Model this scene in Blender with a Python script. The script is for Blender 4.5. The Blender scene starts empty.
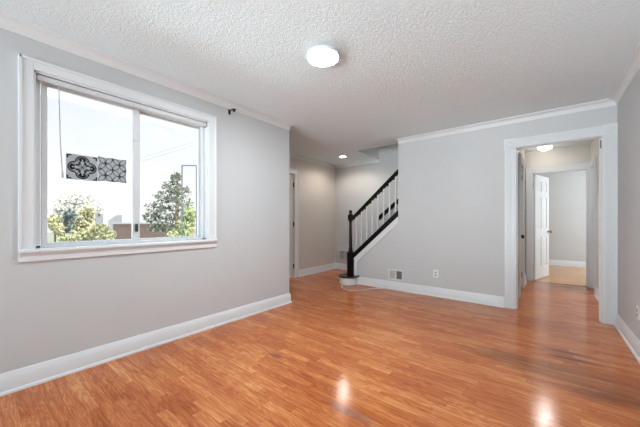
import bpy, bmesh, math, random
from mathutils import Vector, Matrix
R = math.radians
random.seed(7)
S = bpy.context.scene
COL = S.collection

# ------------------------------------------------------------------ camera
cd = bpy.data.cameras.new('camera'); cam = bpy.data.objects.new('camera', cd); COL.objects.link(cam)
cam.location = (0, 0, 1.1232)
cam.rotation_euler = (R(90), 0, 0.673426)
cd.sensor_width = 36; cd.lens = 280.87 / 640 * 36
cd.shift_y = (221.1 - 213.5) / 640
cd.clip_start = .02
S.camera = cam

# ------------------------------------------------------------------ world, sun, window daylight, added fill lamps, exposure
S.view_settings.view_transform = 'Standard'; S.view_settings.look = 'None'
S.view_settings.gamma = 1; S.view_settings.use_curve_mapping = False
S.view_settings.exposure = 1.08
W = bpy.data.worlds.new('sky'); S.world = W; W.use_nodes = True
wn, wl = W.node_tree.nodes, W.node_tree.links
wn.clear()
wo = wn.new('ShaderNodeOutputWorld'); wb = wn.new('ShaderNodeBackground')
tc = wn.new('ShaderNodeTexCoord'); sx = wn.new('ShaderNodeSeparateXYZ')
nz = wn.new('ShaderNodeTexNoise'); nz.inputs['Scale'].default_value = 2.2; nz.inputs['Detail'].default_value = 5
ad = wn.new('ShaderNodeMath'); ad.operation = 'MULTIPLY_ADD'; ad.inputs[1].default_value = .55
rp = wn.new('ShaderNodeValToRGB')
rp.color_ramp.elements[0].position = .43; rp.color_ramp.elements[0].color = (1.0, 1.0, 1.0, 1)
rp.color_ramp.elements[1].position = .76; rp.color_ramp.elements[1].color = (.66, .81, 1.0, 1)
wl.new(tc.outputs['Generated'], sx.inputs[0]); wl.new(tc.outputs['Generated'], nz.inputs['Vector'])
wl.new(nz.outputs['Fac'], ad.inputs[0]); wl.new(sx.outputs['Z'], ad.inputs[2])
wl.new(ad.outputs[0], rp.inputs[0]); wl.new(rp.outputs[0], wb.inputs[0])
wb.inputs[1].default_value = 0.50
wl.new(wb.outputs[0], wo.inputs[0])

def light(name, kind, loc, energy, color=(1, 1, 1), aim=None, size=None, size_y=None, spot=None, blend=.5, radius=.05):
    d = bpy.data.lights.new(name, kind); o = bpy.data.objects.new(name, d); COL.objects.link(o)
    o.location = loc; d.energy = energy; d.color = color
    if aim is not None:
        o.rotation_euler = Vector(aim).to_track_quat('-Z', 'Y').to_euler()
    if kind == 'AREA':
        d.shape = 'RECTANGLE'; d.size = size; d.size_y = size_y
    if kind == 'SPOT':
        d.spot_size = spot; d.spot_blend = blend
    if kind in ('SPOT', 'POINT'):
        d.shadow_soft_size = radius
    return o
sun = light('sun', 'SUN', (20, 10, 30), 6.0, (1, .97, .9), aim=(-.5, -.25, -.83)); sun.data.angle = R(1)
light('daylight_rear_window', 'AREA', (-4.6, -11.5, -1.4), 2150, (.85, .96, 1), aim=(0, 1, .18), size=15, size_y=4.4)
light('ceiling_fill_outside', 'AREA', (-12.4, -1.6, -1.9), 470, (.82, .95, 1), aim=(.87, .2, .40), size=6.5, size_y=2.2)  # unseen lamp added outside below the sill to brighten ceiling and right wall
light('stairwell_fill', 'POINT', (-1.6, 5.0, 4.1), 6, (1, .95, .9), radius=.15)  # added lamp without a fixture, lightens the dark stairwell opening
light('bedroom_fill', 'AREA', (2.45, 8.0, 1.45), 23, (.90, .97, 1), aim=(-1, 0, 0), size=1.3, size_y=1.2)  # lamp added to light the bedroom, standing for an unseen, assumed window

# ------------------------------------------------------------------ material helpers
def lin(c):
    f = lambda v: v / 12.92 if v <= .04045 else ((v + .055) / 1.055) ** 2.4
    return tuple(f(v / 255) for v in c) + (1,)
def nd(t, kind, **kw):
    n = t.nodes.new(kind)
    for k, v in kw.items(): setattr(n, k, v)
    return n
def mth(t, op, a, b=None, c=None):
    n = t.nodes.new('ShaderNodeMath'); n.operation = op
    for i, v in enumerate((a, b, c)):
        if v is None: continue
        if isinstance(v, (int, float)): n.inputs[i].default_value = v
        else: t.links.new(v, n.inputs[i])
    return n.outputs[0]
def base(name):
    m = bpy.data.materials.new(name); m.use_nodes = True
    t = m.node_tree; return m, t, t.nodes['Principled BSDF']
def paint(name, col, rough=.5, bump=0, bscale=200, var=.03, spec=.4, metal=0, vscale=3):
    m, t, b = base(name)
    c = nd(t, 'ShaderNodeTexCoord')
    n = nd(t, 'ShaderNodeTexNoise'); n.inputs['Scale'].default_value = vscale; n.inputs['Detail'].default_value = 4
    t.links.new(c.outputs['Object'], n.inputs['Vector'])
    r = nd(t, 'ShaderNodeValToRGB'); L = lin(col)
    r.color_ramp.elements[0].position = .3; r.color_ramp.elements[1].position = .7
    r.color_ramp.elements[0].color = tuple(v * (1 - var) for v in L[:3]) + (1,)
    r.color_ramp.elements[1].color = tuple(min(1, v * (1 + var)) for v in L[:3]) + (1,)
    t.links.new(n.outputs['Fac'], r.inputs[0]); t.links.new(r.outputs[0], b.inputs['Base Color'])
    b.inputs['Roughness'].default_value = rough; b.inputs['Specular IOR Level'].default_value = spec
    b.inputs['Metallic'].default_value = metal
    if bump:
        n2 = nd(t, 'ShaderNodeTexNoise'); n2.inputs['Scale'].default_value = bscale; n2.inputs['Detail'].default_value = 3
        t.links.new(c.outputs['Object'], n2.inputs['Vector'])
        bp = nd(t, 'ShaderNodeBump'); bp.inputs['Strength'].default_value = bump; bp.inputs['Distance'].default_value = .004
        t.links.new(n2.outputs['Fac'], bp.inputs['Height']); t.links.new(bp.outputs[0], b.inputs['Normal'])
    return m
def emit(name, col, strength):
    m, t, b = base(name)
    b.inputs['Base Color'].default_value = (.9, .9, .9, 1)
    b.inputs['Emission Color'].default_value = col + (1,)
    b.inputs['Emission Strength'].default_value = strength
    return m
def glass_mat():
    m = bpy.data.materials.new('window_glass'); m.use_nodes = True; t = m.node_tree; t.nodes.clear()
    o = nd(t, 'ShaderNodeOutputMaterial'); mx = nd(t, 'ShaderNodeMixShader'); tr = nd(t, 'ShaderNodeBsdfTransparent')
    g = nd(t, 'ShaderNodeBsdfGlossy'); g.inputs['Roughness'].default_value = .02
    f = nd(t, 'ShaderNodeFresnel'); f.inputs['IOR'].default_value = 1.15
    t.links.new(f.outputs[0], mx.inputs[0]); t.links.new(tr.outputs[0], mx.inputs[1]); t.links.new(g.outputs[0], mx.inputs[2])
    t.links.new(mx.outputs[0], o.inputs[0]); return m

def oak_floor(name, ramp, stains=True, width=.062, rough=.15):
    m, t, b = base(name); L = t.links
    c = nd(t, 'ShaderNodeTexCoord'); s = nd(t, 'ShaderNodeSeparateXYZ'); L.new(c.outputs['Object'], s.inputs[0])
    x, y = s.outputs[0], s.outputs[1]
    yy = mth(t, 'DIVIDE', y, width); row = mth(t, 'FLOOR', yy); fy = mth(t, 'FRACT', yy)
    w1 = nd(t, 'ShaderNodeTexWhiteNoise', noise_dimensions='1D'); L.new(row, w1.inputs['W'])
    w2 = nd(t, 'ShaderNodeTexWhiteNoise', noise_dimensions='1D'); L.new(mth(t, 'ADD', row, 91.3), w2.inputs['W'])
    ln = mth(t, 'MULTIPLY_ADD', w2.outputs['Value'], .32, .26)
    xx = mth(t, 'DIVIDE', mth(t, 'MULTIPLY_ADD', w1.outputs['Value'], 7.3, x), ln)
    col = mth(t, 'FLOOR', xx); fx = mth(t, 'FRACT', xx)
    cb = nd(t, 'ShaderNodeCombineXYZ'); L.new(col, cb.inputs[0]); L.new(row, cb.inputs[1])
    w3 = nd(t, 'ShaderNodeTexWhiteNoise', noise_dimensions='3D'); L.new(cb.outputs[0], w3.inputs['Vector'])
    # grain, shifted from board to board
    off = mth(t, 'MULTIPLY', w3.outputs['Value'], 37.0)
    g1 = nd(t, 'ShaderNodeCombineXYZ')
    L.new(mth(t, 'MULTIPLY_ADD', x, 4.5, off), g1.inputs[0]); L.new(mth(t, 'MULTIPLY', y, 75.0), g1.inputs[1]); L.new(off, g1.inputs[2])
    n1 = nd(t, 'ShaderNodeTexNoise'); n1.inputs['Scale'].default_value = 1; n1.inputs['Detail'].default_value = 5; n1.inputs['Roughness'].default_value = .65
    L.new(g1.outputs[0], n1.inputs['Vector'])
    # cathedral figure
    g2 = nd(t, 'ShaderNodeCombineXYZ')
    L.new(mth(t, 'MULTIPLY_ADD', x, 2.2, off), g2.inputs[0]); L.new(mth(t, 'MULTIPLY', y, 16.0), g2.inputs[1]); L.new(off, g2.inputs[2])
    n2 = nd(t, 'ShaderNodeTexNoise'); n2.inputs['Scale'].default_value = 1; n2.inputs['Detail'].default_value = 1.5; n2.inputs['Distortion'].default_value = .5
    L.new(g2.outputs[0], n2.inputs['Vector'])
    rings = mth(t, 'MULTIPLY_ADD', mth(t, 'SINE', mth(t, 'MULTIPLY', n2.outputs['Fac'], 62.0)), .5, .5)
    # large uneven staining
    n3 = nd(t, 'ShaderNodeTexNoise'); n3.inputs['Scale'].default_value = 1.4; n3.inputs['Detail'].default_value = 4
    L.new(c.outputs['Object'], n3.inputs['Vector'])
    fac = mth(t, 'MULTIPLY_ADD', w3.outputs['Value'], .20, .12)
    fac = mth(t, 'MULTIPLY_ADD', n1.outputs['Fac'], .72, fac)
    fac = mth(t, 'MULTIPLY_ADD', rings, .13, fac)
    fac = mth(t, 'MULTIPLY_ADD', n3.outputs['Fac'], .46, mth(t, 'SUBTRACT', fac, .35))
    r = nd(t, 'ShaderNodeValToRGB')
    els = r.color_ramp.elements
    while len(els) < len(ramp): els.new(.5)
    for e, (p, k) in zip(els, ramp): e.position = p; e.color = lin(k)
    L.new(fac, r.inputs[0]); out = r.outputs[0]
    def mix(a, bcol, f, mode='MIX'):
        n = nd(t, 'ShaderNodeMix', data_type='RGBA', blend_type=mode)
        if isinstance(f, (int, float)): n.inputs[0].default_value = f
        else: L.new(f, n.inputs[0])
        L.new(a, n.inputs[6])
        if isinstance(bcol, tuple): n.inputs[7].default_value = bcol
        else: L.new(bcol, n.inputs[7])
        return n.outputs[2]
    # joints
    j1 = mth(t, 'LESS_THAN', mth(t, 'ABSOLUTE', mth(t, 'SUBTRACT', fy, .5)), .478)
    j2 = mth(t, 'GREATER_THAN', mth(t, 'MULTIPLY', fx, ln), .0025)
    joint = mth(t, 'SUBTRACT', 1.0, mth(t, 'MULTIPLY', j1, j2))
    out = mix(out, lin((70, 34, 16)), mth(t, 'MULTIPLY', joint, .30))
    # occasional black open grain
    blk = nd(t, 'ShaderNodeMapRange'); blk.inputs[1].default_value = .64; blk.inputs[2].default_value = .76
    L.new(n1.outputs['Fac'], blk.inputs[0])
    out = mix(out, lin((92, 46, 22)), mth(t, 'MULTIPLY', blk.outputs[0], .55))
    if stains:
        def blot(cx, cy, rx, ry, strength, colr, out, ragged=.8, sc=(3, 26)):
            q = nd(t, 'ShaderNodeCombineXYZ'); L.new(mth(t, 'MULTIPLY', x, sc[0]), q.inputs[0]); L.new(mth(t, 'MULTIPLY', y, sc[1]), q.inputs[1])
            n = nd(t, 'ShaderNodeTexNoise'); n.inputs['Scale'].default_value = 1; n.inputs['Detail'].default_value = 3; L.new(q.outputs[0], n.inputs['Vector'])
            dx = mth(t, 'DIVIDE', mth(t, 'SUBTRACT', x, cx), rx); dy = mth(t, 'DIVIDE', mth(t, 'SUBTRACT', y, cy), ry)
            d = mth(t, 'SQRT', mth(t, 'ADD', mth(t, 'MULTIPLY', dx, dx), mth(t, 'MULTIPLY', dy, dy)))
            d = mth(t, 'MULTIPLY_ADD', mth(t, 'SUBTRACT', n.outputs['Fac'], .5), ragged * 2, d)
            mr = nd(t, 'ShaderNodeMapRange'); mr.inputs[1].default_value = 1.1; mr.inputs[2].default_value = .35; L.new(d, mr.inputs[0])
            return mix(out, lin(colr), mth(t, 'MULTIPLY', mr.outputs[0], strength))
        out = blot(-.22, 2.78, .40, .18, .62, (106, 58, 26), out, .9)
        out = blot(.30, 2.72, .55, .24, .36, (104, 58, 28), out)
        out = blot(.13, 3.19, .20, .035, .85, (74, 38, 14), out, .5)
        out = blot(.17, 3.06, .20, .028, .85, (74, 38, 14), out, .5)
        out = blot(.34, 2.55, .40, .10, .5, (92, 50, 22), out)
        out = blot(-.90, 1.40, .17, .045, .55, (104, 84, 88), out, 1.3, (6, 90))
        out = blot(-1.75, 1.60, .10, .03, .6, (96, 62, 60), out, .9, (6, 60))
    L.new(out, b.inputs['Base Color'])
    n4 = nd(t, 'ShaderNodeTexNoise'); n4.inputs['Scale'].default_value = 5; n4.inputs['Detail'].default_value = 4
    L.new(c.outputs['Object'], n4.inputs['Vector'])
    L.new(mth(t, 'MULTIPLY_ADD', n4.outputs['Fac'], .16, rough - .08), b.inputs['Roughness'])
    b.inputs['Specular IOR Level'].default_value = .27
    hgt = mth(t, 'ADD', mth(t, 'MULTIPLY', joint, -1.0), mth(t, 'MULTIPLY', n1.outputs['Fac'], .3))
    hgt = mth(t, 'MULTIPLY_ADD', w3.outputs['Value'], .25, hgt)
    bp = nd(t, 'ShaderNodeBump'); bp.inputs['Strength'].default_value = .36; bp.inputs['Distance'].default_value = .003
    L.new(hgt, bp.inputs['Height']); L.new(bp.outputs[0], b.inputs['Normal'])
    return m

def stucco():
    m, t, b = base('textured_ceiling_paint'); L = t.links
    c = nd(t, 'ShaderNodeTexCoord')
    n = nd(t, 'ShaderNodeTexNoise'); n.inputs['Scale'].default_value = 60; n.inputs['Detail'].default_value = 4; n.inputs['Roughness'].default_value = .6; n.inputs['Distortion'].default_value = .8
    L.new(c.outputs['Object'], n.inputs['Vector'])
    mr = nd(t, 'ShaderNodeMapRange'); mr.inputs[1].default_value = .38; mr.inputs[2].default_value = .66; L.new(n.outputs['Fac'], mr.inputs[0])
    bp = nd(t, 'ShaderNodeBump'); bp.inputs['Strength'].default_value = .33; bp.inputs['Distance'].default_value = .012
    L.new(mr.outputs[0], bp.inputs['Height']); L.new(bp.outputs[0], b.inputs['Normal'])
    b.inputs['Base Color'].default_value = lin((234, 246, 251)); b.inputs['Roughness'].default_value = .8
    b.inputs['Specular IOR Level'].default_value = .2
    return m

M = {}
M['wall'] = paint('grey_wall_paint', (205, 208, 210), .55, .05, 160, .015)
M['warmwall'] = paint('hall_wall_paint', (214, 210, 204), .55, .05, 160, .015)
M['trim'] = paint('white_trim_paint', (229, 233, 236), .3, 0, 1, .01, .5)
M['vinyl'] = paint('white_vinyl', (216, 219, 222), .3, 0, 1, .01, .5)
M['ceil'] = stucco()
M['black'] = paint('black_gloss_paint', (9, 9, 9), .3, .02, 90, .1, .28)
M['darkwood'] = paint('dark_stained_tread', (40, 24, 17), .25, .03, 60, .25, .5, 0, 14)
M['bronze'] = paint('dark_bronze', (38, 32, 28), .35, 0, 1, .1, .5, .6)
M['brass'] = paint('aged_metal', (150, 128, 96), .35, 0, 1, .06, .5, .9)
M['steel'] = paint('hinge_metal', (120, 116, 110), .4, 0, 1, .06, .5, .8)
M['plastic'] = paint('white_plastic', (236, 236, 234), .35, 0, 1, .01)
M['slot'] = paint('dark_slot', (60, 60, 60), .6)
M['ventwhite'] = paint('white_vent_metal', (226, 227, 228), .4, 0, 1, .01)
M['ventdark'] = paint('dark_duct', (70, 70, 72), .8)
M['cable'] = paint('white_cable', (226, 214, 205), .5)
M['rubber'] = paint('white_rubber', (226, 222, 212), .6)
M['glass'] = glass_mat()
M['film'] = paint('grey_window_film', (186, 187, 189), .5, 0, 1, .05)
def film():
    m = bpy.data.materials.new('translucent_film'); m.use_nodes = True; t = m.node_tree; t.nodes.clear()
    o = nd(t, 'ShaderNodeOutputMaterial'); mx = nd(t, 'ShaderNodeMixShader'); a = nd(t, 'ShaderNodeBsdfDiffuse'); c = nd(t, 'ShaderNodeBsdfTranslucent')
    a.inputs[0].default_value = lin((190, 191, 194)); c.inputs[0].default_value = lin((204, 205, 208)); mx.inputs[0].default_value = .6
    t.links.new(a.outputs[0], mx.inputs[1]); t.links.new(c.outputs[0], mx.inputs[2]); t.links.new(mx.outputs[0], o.inputs[0]); return m
M['sticker'] = film()
M['ink'] = paint('black_print', (34, 34, 36), .5)
M['greyink'] = paint('grey_print', (84, 85, 88), .5)
M['lens'] = emit('lamp_diffuser', (.90, .97, 1), 125)
M['lensw'] = emit('recessed_lens', (1, .82, .52), 34)
M['lensh'] = emit('hall_diffuser', (1, .94, .86), 7)
M['floor'] = oak_floor('oak_strip_floor', [(.10, (104, 48, 20)), (.33, (166, 85, 42)), (.56, (198, 117, 66)), (.84, (230, 162, 104))])
M['floor2'] = oak_floor('pale_oak_floor', [(.12, (170, 108, 60)), (.34, (196, 136, 84)), (.55, (210, 154, 100)), (.8, (226, 176, 124))], False)

# ------------------------------------------------------------------ mesh helpers
class MB:
    def __init__(s): s.b = bmesh.new()
    def box(s, x0, x1, y0, y1, z0, z1, mi=0, M4=None):
        vs = [s.b.verts.new(Vector((x, y, z))) for x in (x0, x1) for y in (y0, y1) for z in (z0, z1)]
        if M4 is not None:
            for v in vs: v.co = M4 @ v.co
        for q in ((0, 1, 3, 2), (4, 6, 7, 5), (0, 4, 5, 1), (2, 3, 7, 6), (0, 2, 6, 4), (1, 5, 7, 3)):
            f = s.b.faces.new([vs[i] for i in q]); f.material_index = mi
        return s
    def prism(s, pts, d, mi=0):
        """pts: 3-D polygon, d: extrusion vector"""
        d = Vector(d); n = len(pts)
        a = [s.b.verts.new(Vector(p)) for p in pts]; c = [s.b.verts.new(Vector(p) + d) for p in pts]
        fs = [s.b.faces.new(a), s.b.faces.new(c[::-1])]
        for i in range(n): fs.append(s.b.faces.new((a[i], c[i], c[(i + 1) % n], a[(i + 1) % n])))
        for f in fs: f.material_index = mi
        return s
    def lathe(s, prof, loc=(0, 0, 0), axis='Z', n=24, M4=None):
        rings = []
        for r, h in prof:
            ring = []
            for i in range(n):
                a = 2 * math.pi * i / n
                p = Vector((r * math.cos(a), r * math.sin(a), h))
                if axis == 'X': p = Vector((h, r * math.cos(a), r * math.sin(a)))
                if axis == 'Y': p = Vector((r * math.cos(a), h, r * math.sin(a)))
                p += Vector(loc)
                if M4 is not None: p = M4 @ p
                ring.append(s.b.verts.new(p))
            rings.append(ring)
        for A, B in zip(rings, rings[1:]):
            for i in range(n): s.b.faces.new((A[i], A[(i + 1) % n], B[(i + 1) % n], B[i]))
        s.b.faces.new(rings[0][::-1]); s.b.faces.new(rings[-1])
        return s
    def tube(s, pts, r, n=8):
        pts = [Vector(p) for p in pts]; rings = []; up = None
        for i, p in enumerate(pts):
            d = (pts[min(i + 1, len(pts) - 1)] - pts[max(i - 1, 0)]).normalized()
            if up is None: up = d.orthogonal().normalized()
            up = (up - d * up.dot(d)).normalized(); q = d.cross(up)
            rings.append([s.b.verts.new(p + (up * math.cos(2 * math.pi * k / n) + q * math.sin(2 * math.pi * k / n)) * r) for k in range(n)])
        for A, B in zip(rings, rings[1:]):
            for k in range(n): s.b.faces.new((A[k], A[(k + 1) % n], B[(k + 1) % n], B[k]))
        s.b.faces.new(rings[0][::-1]); s.b.faces.new(rings[-1])
        return s
    def done(s, name, mats, parent=None, smooth=False, bevel=0):
        bmesh.ops.recalc_face_normals(s.b, faces=s.b.faces)
        me = bpy.data.meshes.new(name); s.b.to_mesh(me); s.b.free()
        for m in (mats if isinstance(mats, (list, tuple)) else [mats]): me.materials.append(m)
        o = bpy.data.objects.new(name, me); COL.objects.link(o)
        if parent: o.parent = parent; o.matrix_parent_inverse = Matrix.Translation(-world(parent))
        if smooth:
            for p in me.polygons: p.use_smooth = True
            me.set_sharp_from_angle(angle=R(38))
        if bevel:
            b = o.modifiers.new('bevel', 'BEVEL'); b.width = bevel; b.segments = 2; b.limit_method = 'ANGLE'
        return o
def world(o):
    v = o.location.copy()
    while o.parent:
        if o.parent.type != 'EMPTY' or True:
            v = v + o.matrix_parent_inverse.translation + o.parent.location
        o = o.parent
    return v
def empty(name, loc):
    o = bpy.data.objects.new(name, None); o.location = loc; o.empty_display_size = .1; COL.objects.link(o); return o
def tag(o, label, cat, group=None):
    o['label'] = label; o['category'] = cat
    if group: o['group'] = group
    return o
def struct(o): o['kind'] = 'structure'; return o

# ------------------------------------------------------------------ the shell
H = 2.44; XL = -2.747; YB = 4.356; XR = .615; XE = -3.88; YS = 5.45; YE = 2.765
YH = 6.6; XHL = -.285; XHR = .62; Y2 = 9.36; YR = -3.8
TB = .12
b = MB(); b.box(-4.2, 3.2, -3.95, YH, -.12, 0); struct(b.done('floor', M['floor']))
b = MB(); b.box(-1.4, 3.2, YH, Y2 + .2, -.12, 0); struct(b.done('floor.001', M['floor2']))
# threshold seam
b = MB(); b.box(-.18, .585, YH - .012, YH + .012, 0, .003); struct(b.done('trim_11', M['darkwood']))
# ceiling with the stairwell hole
HX0, HX1, HY0 = -2.75, -.45, 4.56
b = MB()
b.box(-4.1, 3.2, -3.95, HY0, H, H + .28); b.box(-4.1, HX0, HY0, YS, H, H + .28); b.box(HX1, 3.2, HY0, YS, H, H + .28)
b.box(-4.1, 3.2, YS, Y2 + .2, H, H + .28)
struct(b.done('ceiling', M['ceil']))
# stairwell lining above the ceiling
b = MB(); b.box(HX0 - .1, HX0, HY0 - .1, YS + .1, H + .28, 4.6); b.box(HX0, HX1, HY0 - .1, HY0, H + .28, 4.6)
b.box(HX1, HX1 + .1, HY0 - .1, YS + .1, H + .28, 4.6); b.box(HX0, HX1 + .1, HY0 - .1, YS + .1, 4.6, 4.7)
b.box(HX0, HX1, YS, YS + .1, H + .28, 4.6)
b.box(HX0 - .004, HX0 + .004, HY0, YS, H + .002, H + .28); b.box(HX0, HX1, HY0 - .004, HY0 + .004, H + .002, H + .28)
struct(b.done('wall_stairwell', M['wall']))

WY0, WY1, WZ0, WZ1 = .282, 1.568, .93, 2.162
WT = .16
b = MB()
b.box(XL - WT, XL, YR - .15, WY0, 0, H); b.box(XL - WT, XL, WY1, YE, 0, H)
b.box(XL - WT, XL, WY0, WY1, 0, WZ0); b.box(XL - WT, XL, WY0, WY1, WZ1, H)
struct(b.done('wall_left', M['wall']))
b = MB(); b.box(XE - .1, XL - WT, YE - WT, YE, 0, H); struct(b.done('wall_left_return', M['wall']))
# entry wall with the front door opening
DY0, DY1, DZ = 3.14, 4.06, 2.07
b = MB(); b.box(XE - .12, XE, YE, DY0, 0, H); b.box(XE - .12, XE, DY1, YS + .1, 0, H); b.box(XE - .12, XE, DY0, DY1, DZ, H)
struct(b.done('wall_entry', M['warmwall']))
b = MB(); b.box(XE - .1, XHL - .1, YS, YS + .12, 0, H); b.box(HX0, HX1, YS - .003, YS + .12, H - .01, H + .3)
struct(b.done('wall_stair', M['wall']))
# back wall: sloped foot under the stair rail, doorway at the right
OX0, OX1, OZ = -.292, .511, 2.062
SX0 = -2.665
sl = (1.286 - .545) / (2.699 - 1.865)
shoe_top = lambda x: .545 + sl * (x + 2.699)
skirt_bot = lambda x: shoe_top(x) - .195
b = MB()
b.prism([(SX0, YB, 0), (-1.85, YB, 0), (-1.85, YB, shoe_top(-1.85) - .10), (SX0, YB, shoe_top(SX0) - .10)], (0, TB, 0))
b.box(-1.85, OX0, YB, YB + TB, 0, H); b.box(OX0, OX1, YB, YB + TB, OZ, H); b.box(OX1, XR + .12, YB, YB + TB, 0, H)
struct(b.done('wall_back', M['wall']))
b = MB(); b.box(XR, XR + .12, YR - .15, YB, 0, H); struct(b.done('wall_right', M['wall']))
# rear wall behind the viewpoint with its own window opening
b = MB()
b.box(XL, -2.6, YR - .12, YR, 0, H); b.box(.50, XR, YR - .12, YR, 0, H)
b.box(-2.6, .50, YR - .12, YR, 0, .12); b.box(-2.6, .50, YR - .12, YR, 2.32, H)
struct(b.done('wall_rear', M['wall']))
# hall beyond the doorway
CY0, CY1, CZ = 5.02, 5.80, 2.03
b = MB()
b.box(XHL - .11, XHL, YB + TB, CY0, 0, H); b.box(XHL - .11, XHL, CY1, YH, 0, H); b.box(XHL - .11, XHL, CY0, CY1, CZ, H)
struct(b.done('wall_hall_left', M['warmwall']))
LY0, LY1 = 5.98, 6.52
b = MB(); b.box(XHR, XHR + .12, YB + TB, LY0, 0, H); b.box(XHR, XHR + .12, LY1, YH, 0, H); b.box(XHR, XHR + .12, LY0, LY1, CZ, H)
struct(b.done('wall_hall_right', M['warmwall']))
PX0, PX1, PZ = -.18, .585, 2.03
b = MB(); b.box(-1.4, PX0, YH, YH + TB, 0, H); b.box(PX1, 3.2, YH, YH + TB, 0, H); b.box(PX0, PX1, YH, YH + TB, PZ, H)
struct(b.done('wall_hall_end', M['warmwall']))
b = MB(); b.box(-1.4, 3.2, Y2, Y2 + .12, 0, H); struct(b.done('wall_bedroom_back', M['wall']))
b = MB(); b.box(-1.4, -1.3, YH + TB, Y2, 0, H); struct(b.done('wall_bedroom_left', M['wall']))
b = MB()
b.box(2.5, 2.62, YH + TB, 7.3, 0, H); b.box(2.5, 2.62, 8.7, Y2, 0, H); b.box(2.5, 2.62, 7.3, 8.7, 0, .8); b.box(2.5, 2.62, 7.3, 8.7, 2.1, H)
struct(b.done('wall_bedroom_right', M['wall']))

# ------------------------------------------------------------------ trim runs
def crown_prof(c=.068):
    p = [(0, 0), (0, -c), (.007, -c), (.012, -c * .80)]
    for i in range(7):
        a = i / 6 * math.pi / 2
        p.append((.014 + (c - .026) * (1 - math.cos(a)), -c * .76 + (c * .76 - .014) * math.sin(a)))
    p += [(c, -.010), (c, 0)]
    return p
def base_prof(h=.135, t=.016):
    return [(0, 0), (t + .012, 0), (t + .012, .006), (t + .008, .016), (t, .020), (t, h * .78), (t * .72, h * .83), (t * .62, h * .92), (t * .25, h), (0, h)]
def run(name, prof, p0, p1, out, z, mat, m0=0, m1=0):
    """extrude a profile from p0 to p1; out = unit vector away from the wall; m0/m1 = mitre at each end (+1 longer outwards)"""
    b = MB(); p0, p1, out = Vector(p0), Vector(p1), Vector(out); d = (p1 - p0).normalized()
    A = [b.b.verts.new(p0 + out * u - d * u * m0 + Vector((0, 0, z + v))) for u, v in prof]
    B = [b.b.verts.new(p1 + out * u + d * u * m1 + Vector((0, 0, z + v))) for u, v in prof]
    n = len(prof); b.b.faces.new(A); b.b.faces.new(B[::-1])
    for i in range(n): b.b.faces.new((A[i], B[i], B[(i + 1) % n], A[(i + 1) % n]))
    return struct(b.done(name, mat, smooth=True))
cp, bp_ = crown_prof(), base_prof()
T = M['trim']
run('trim_1', cp, (XL, YR, 0), (XL, YE, 0), (1, 0, 0), H, T, 0, 0)
run('trim_2', cp, (-1.85, YB, 0), (XR, YB, 0), (0, -1, 0), H, T, 0, -1)
run('trim_3', cp, (XR, YR, 0), (XR, YB, 0), (-1, 0, 0), H, T, 0, -1)
run('trim_4', cp, (XE, YE, 0), (XE, YS, 0), (1, 0, 0), H, T, 0, -1)
run('trim_5', cp, (XE, YS, 0), (HX0 + .02, YS, 0), (0, -1, 0), H, T, -1, 0)
run('baseboard_left', bp_, (XL, YR, 0), (XL, YE, 0), (1, 0, 0), 0, T, 0, 1)
run('baseboard_left_return', bp_, (XL, YE, 0), (XE, YE, 0), (0, 1, 0), 0, T, 1, 0)
run('baseboard_back', bp_, (SX0 + .06, YB, 0), (OX0 - .115, YB, 0), (0, -1, 0), 0, T)
run('baseboard_right', bp_, (XR, YR, 0), (XR, YB - .02, 0), (-1, 0, 0), 0, T)
run('baseboard_entry', bp_, (XE, DY1 + .09, 0), (XE, YS, 0), (1, 0, 0), 0, T, 0, -1)
run('baseboard_stair', bp_, (XE, YS, 0), (-2.93, YS, 0), (0, -1, 0), 0, T, -1, 0)
run('baseboard_bedroom', bp_, (-1.3, Y2, 0), (2.5, Y2, 0), (0, -1, 0), 0, T)
run('baseboard_hall', bp_, (XHR, YB + TB + .02, 0), (XHR, 5.86, 0), (-1, 0, 0), 0, T)
run('baseboard_hall_left', bp_, (XHL, 5.90, 0), (XHL, YH - .02, 0), (1, 0, 0), 0, T)
# end cap of the sloped wall foot
b = MB(); b.box(SX0 - .018, SX0 + .045, YB - .013, YB + TB, .15, shoe_top(SX0) - .105)
b.box(SX0 - .018, SX0 + .062, YB - .024, YB + TB, 0, .15); struct(b.done('trim_12', T, bevel=.003))

def fluted(b, axis, a0, a1, h0, h1, y_face, out, thick=.018, n=5):
    """fluted board: width along `axis` coordinate a0..a1, running h0..h1; axis 'V' = vertical board, 'Hh' = header"""
    w = a1 - a0; pts = [(0, 0), (0, thick)]
    edge = w * .14; fw = (w - 2 * edge) / n
    for i in range(n):
        s = edge + i * fw
        pts += [(s + fw * .12, thick), (s + fw * .3, thick - .007), (s + fw * .7, thick - .007), (s + fw * .88, thick)]
    pts += [(w, thick), (w, 0)]
    if axis == 'V': b.prism([(a0 + u, y_face + out * v, h0) for u, v in pts], (0, 0, h1 - h0))
    else: b.prism([(h0, y_face + out * v, a0 + u) for u, v in pts], (h1 - h0, 0, 0))
def rosette(b, cx, cz, y, out, s=.062):
    b.box(cx - s, cx + s, min(y, y + out * .024), max(y, y + out * .024), cz - s, cz + s)
    b.lathe([(.050, 0), (.050, .006), (.040, .002), (.034, .002), (.028, .007), (.016, .007), (.010, .011), (.001, .012)] if out > 0 else
            [(.050, 0), (.050, -.006), (.040, -.002), (.034, -.002), (.028, -.007), (.016, -.007), (.010, -.011), (.001, -.012)], (cx, y + out * .024, cz), 'Y', 20)
CW = .108
b = MB()
fluted(b, 'V', OX0 - CW, OX0 - .002, 0, OZ, YB, -1); fluted(b, 'V', OX1 + .002, XR, 0, OZ, YB, -1)
fluted(b, 'H', OZ + .002, OZ + CW, OX0 - .002, OX1 + .002, YB, -1)
rosette(b, OX0 - CW / 2, OZ + CW / 2, YB, -1); rosette(b, OX1 + CW / 2 - .004, OZ + CW / 2, YB, -1, .060)
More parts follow.
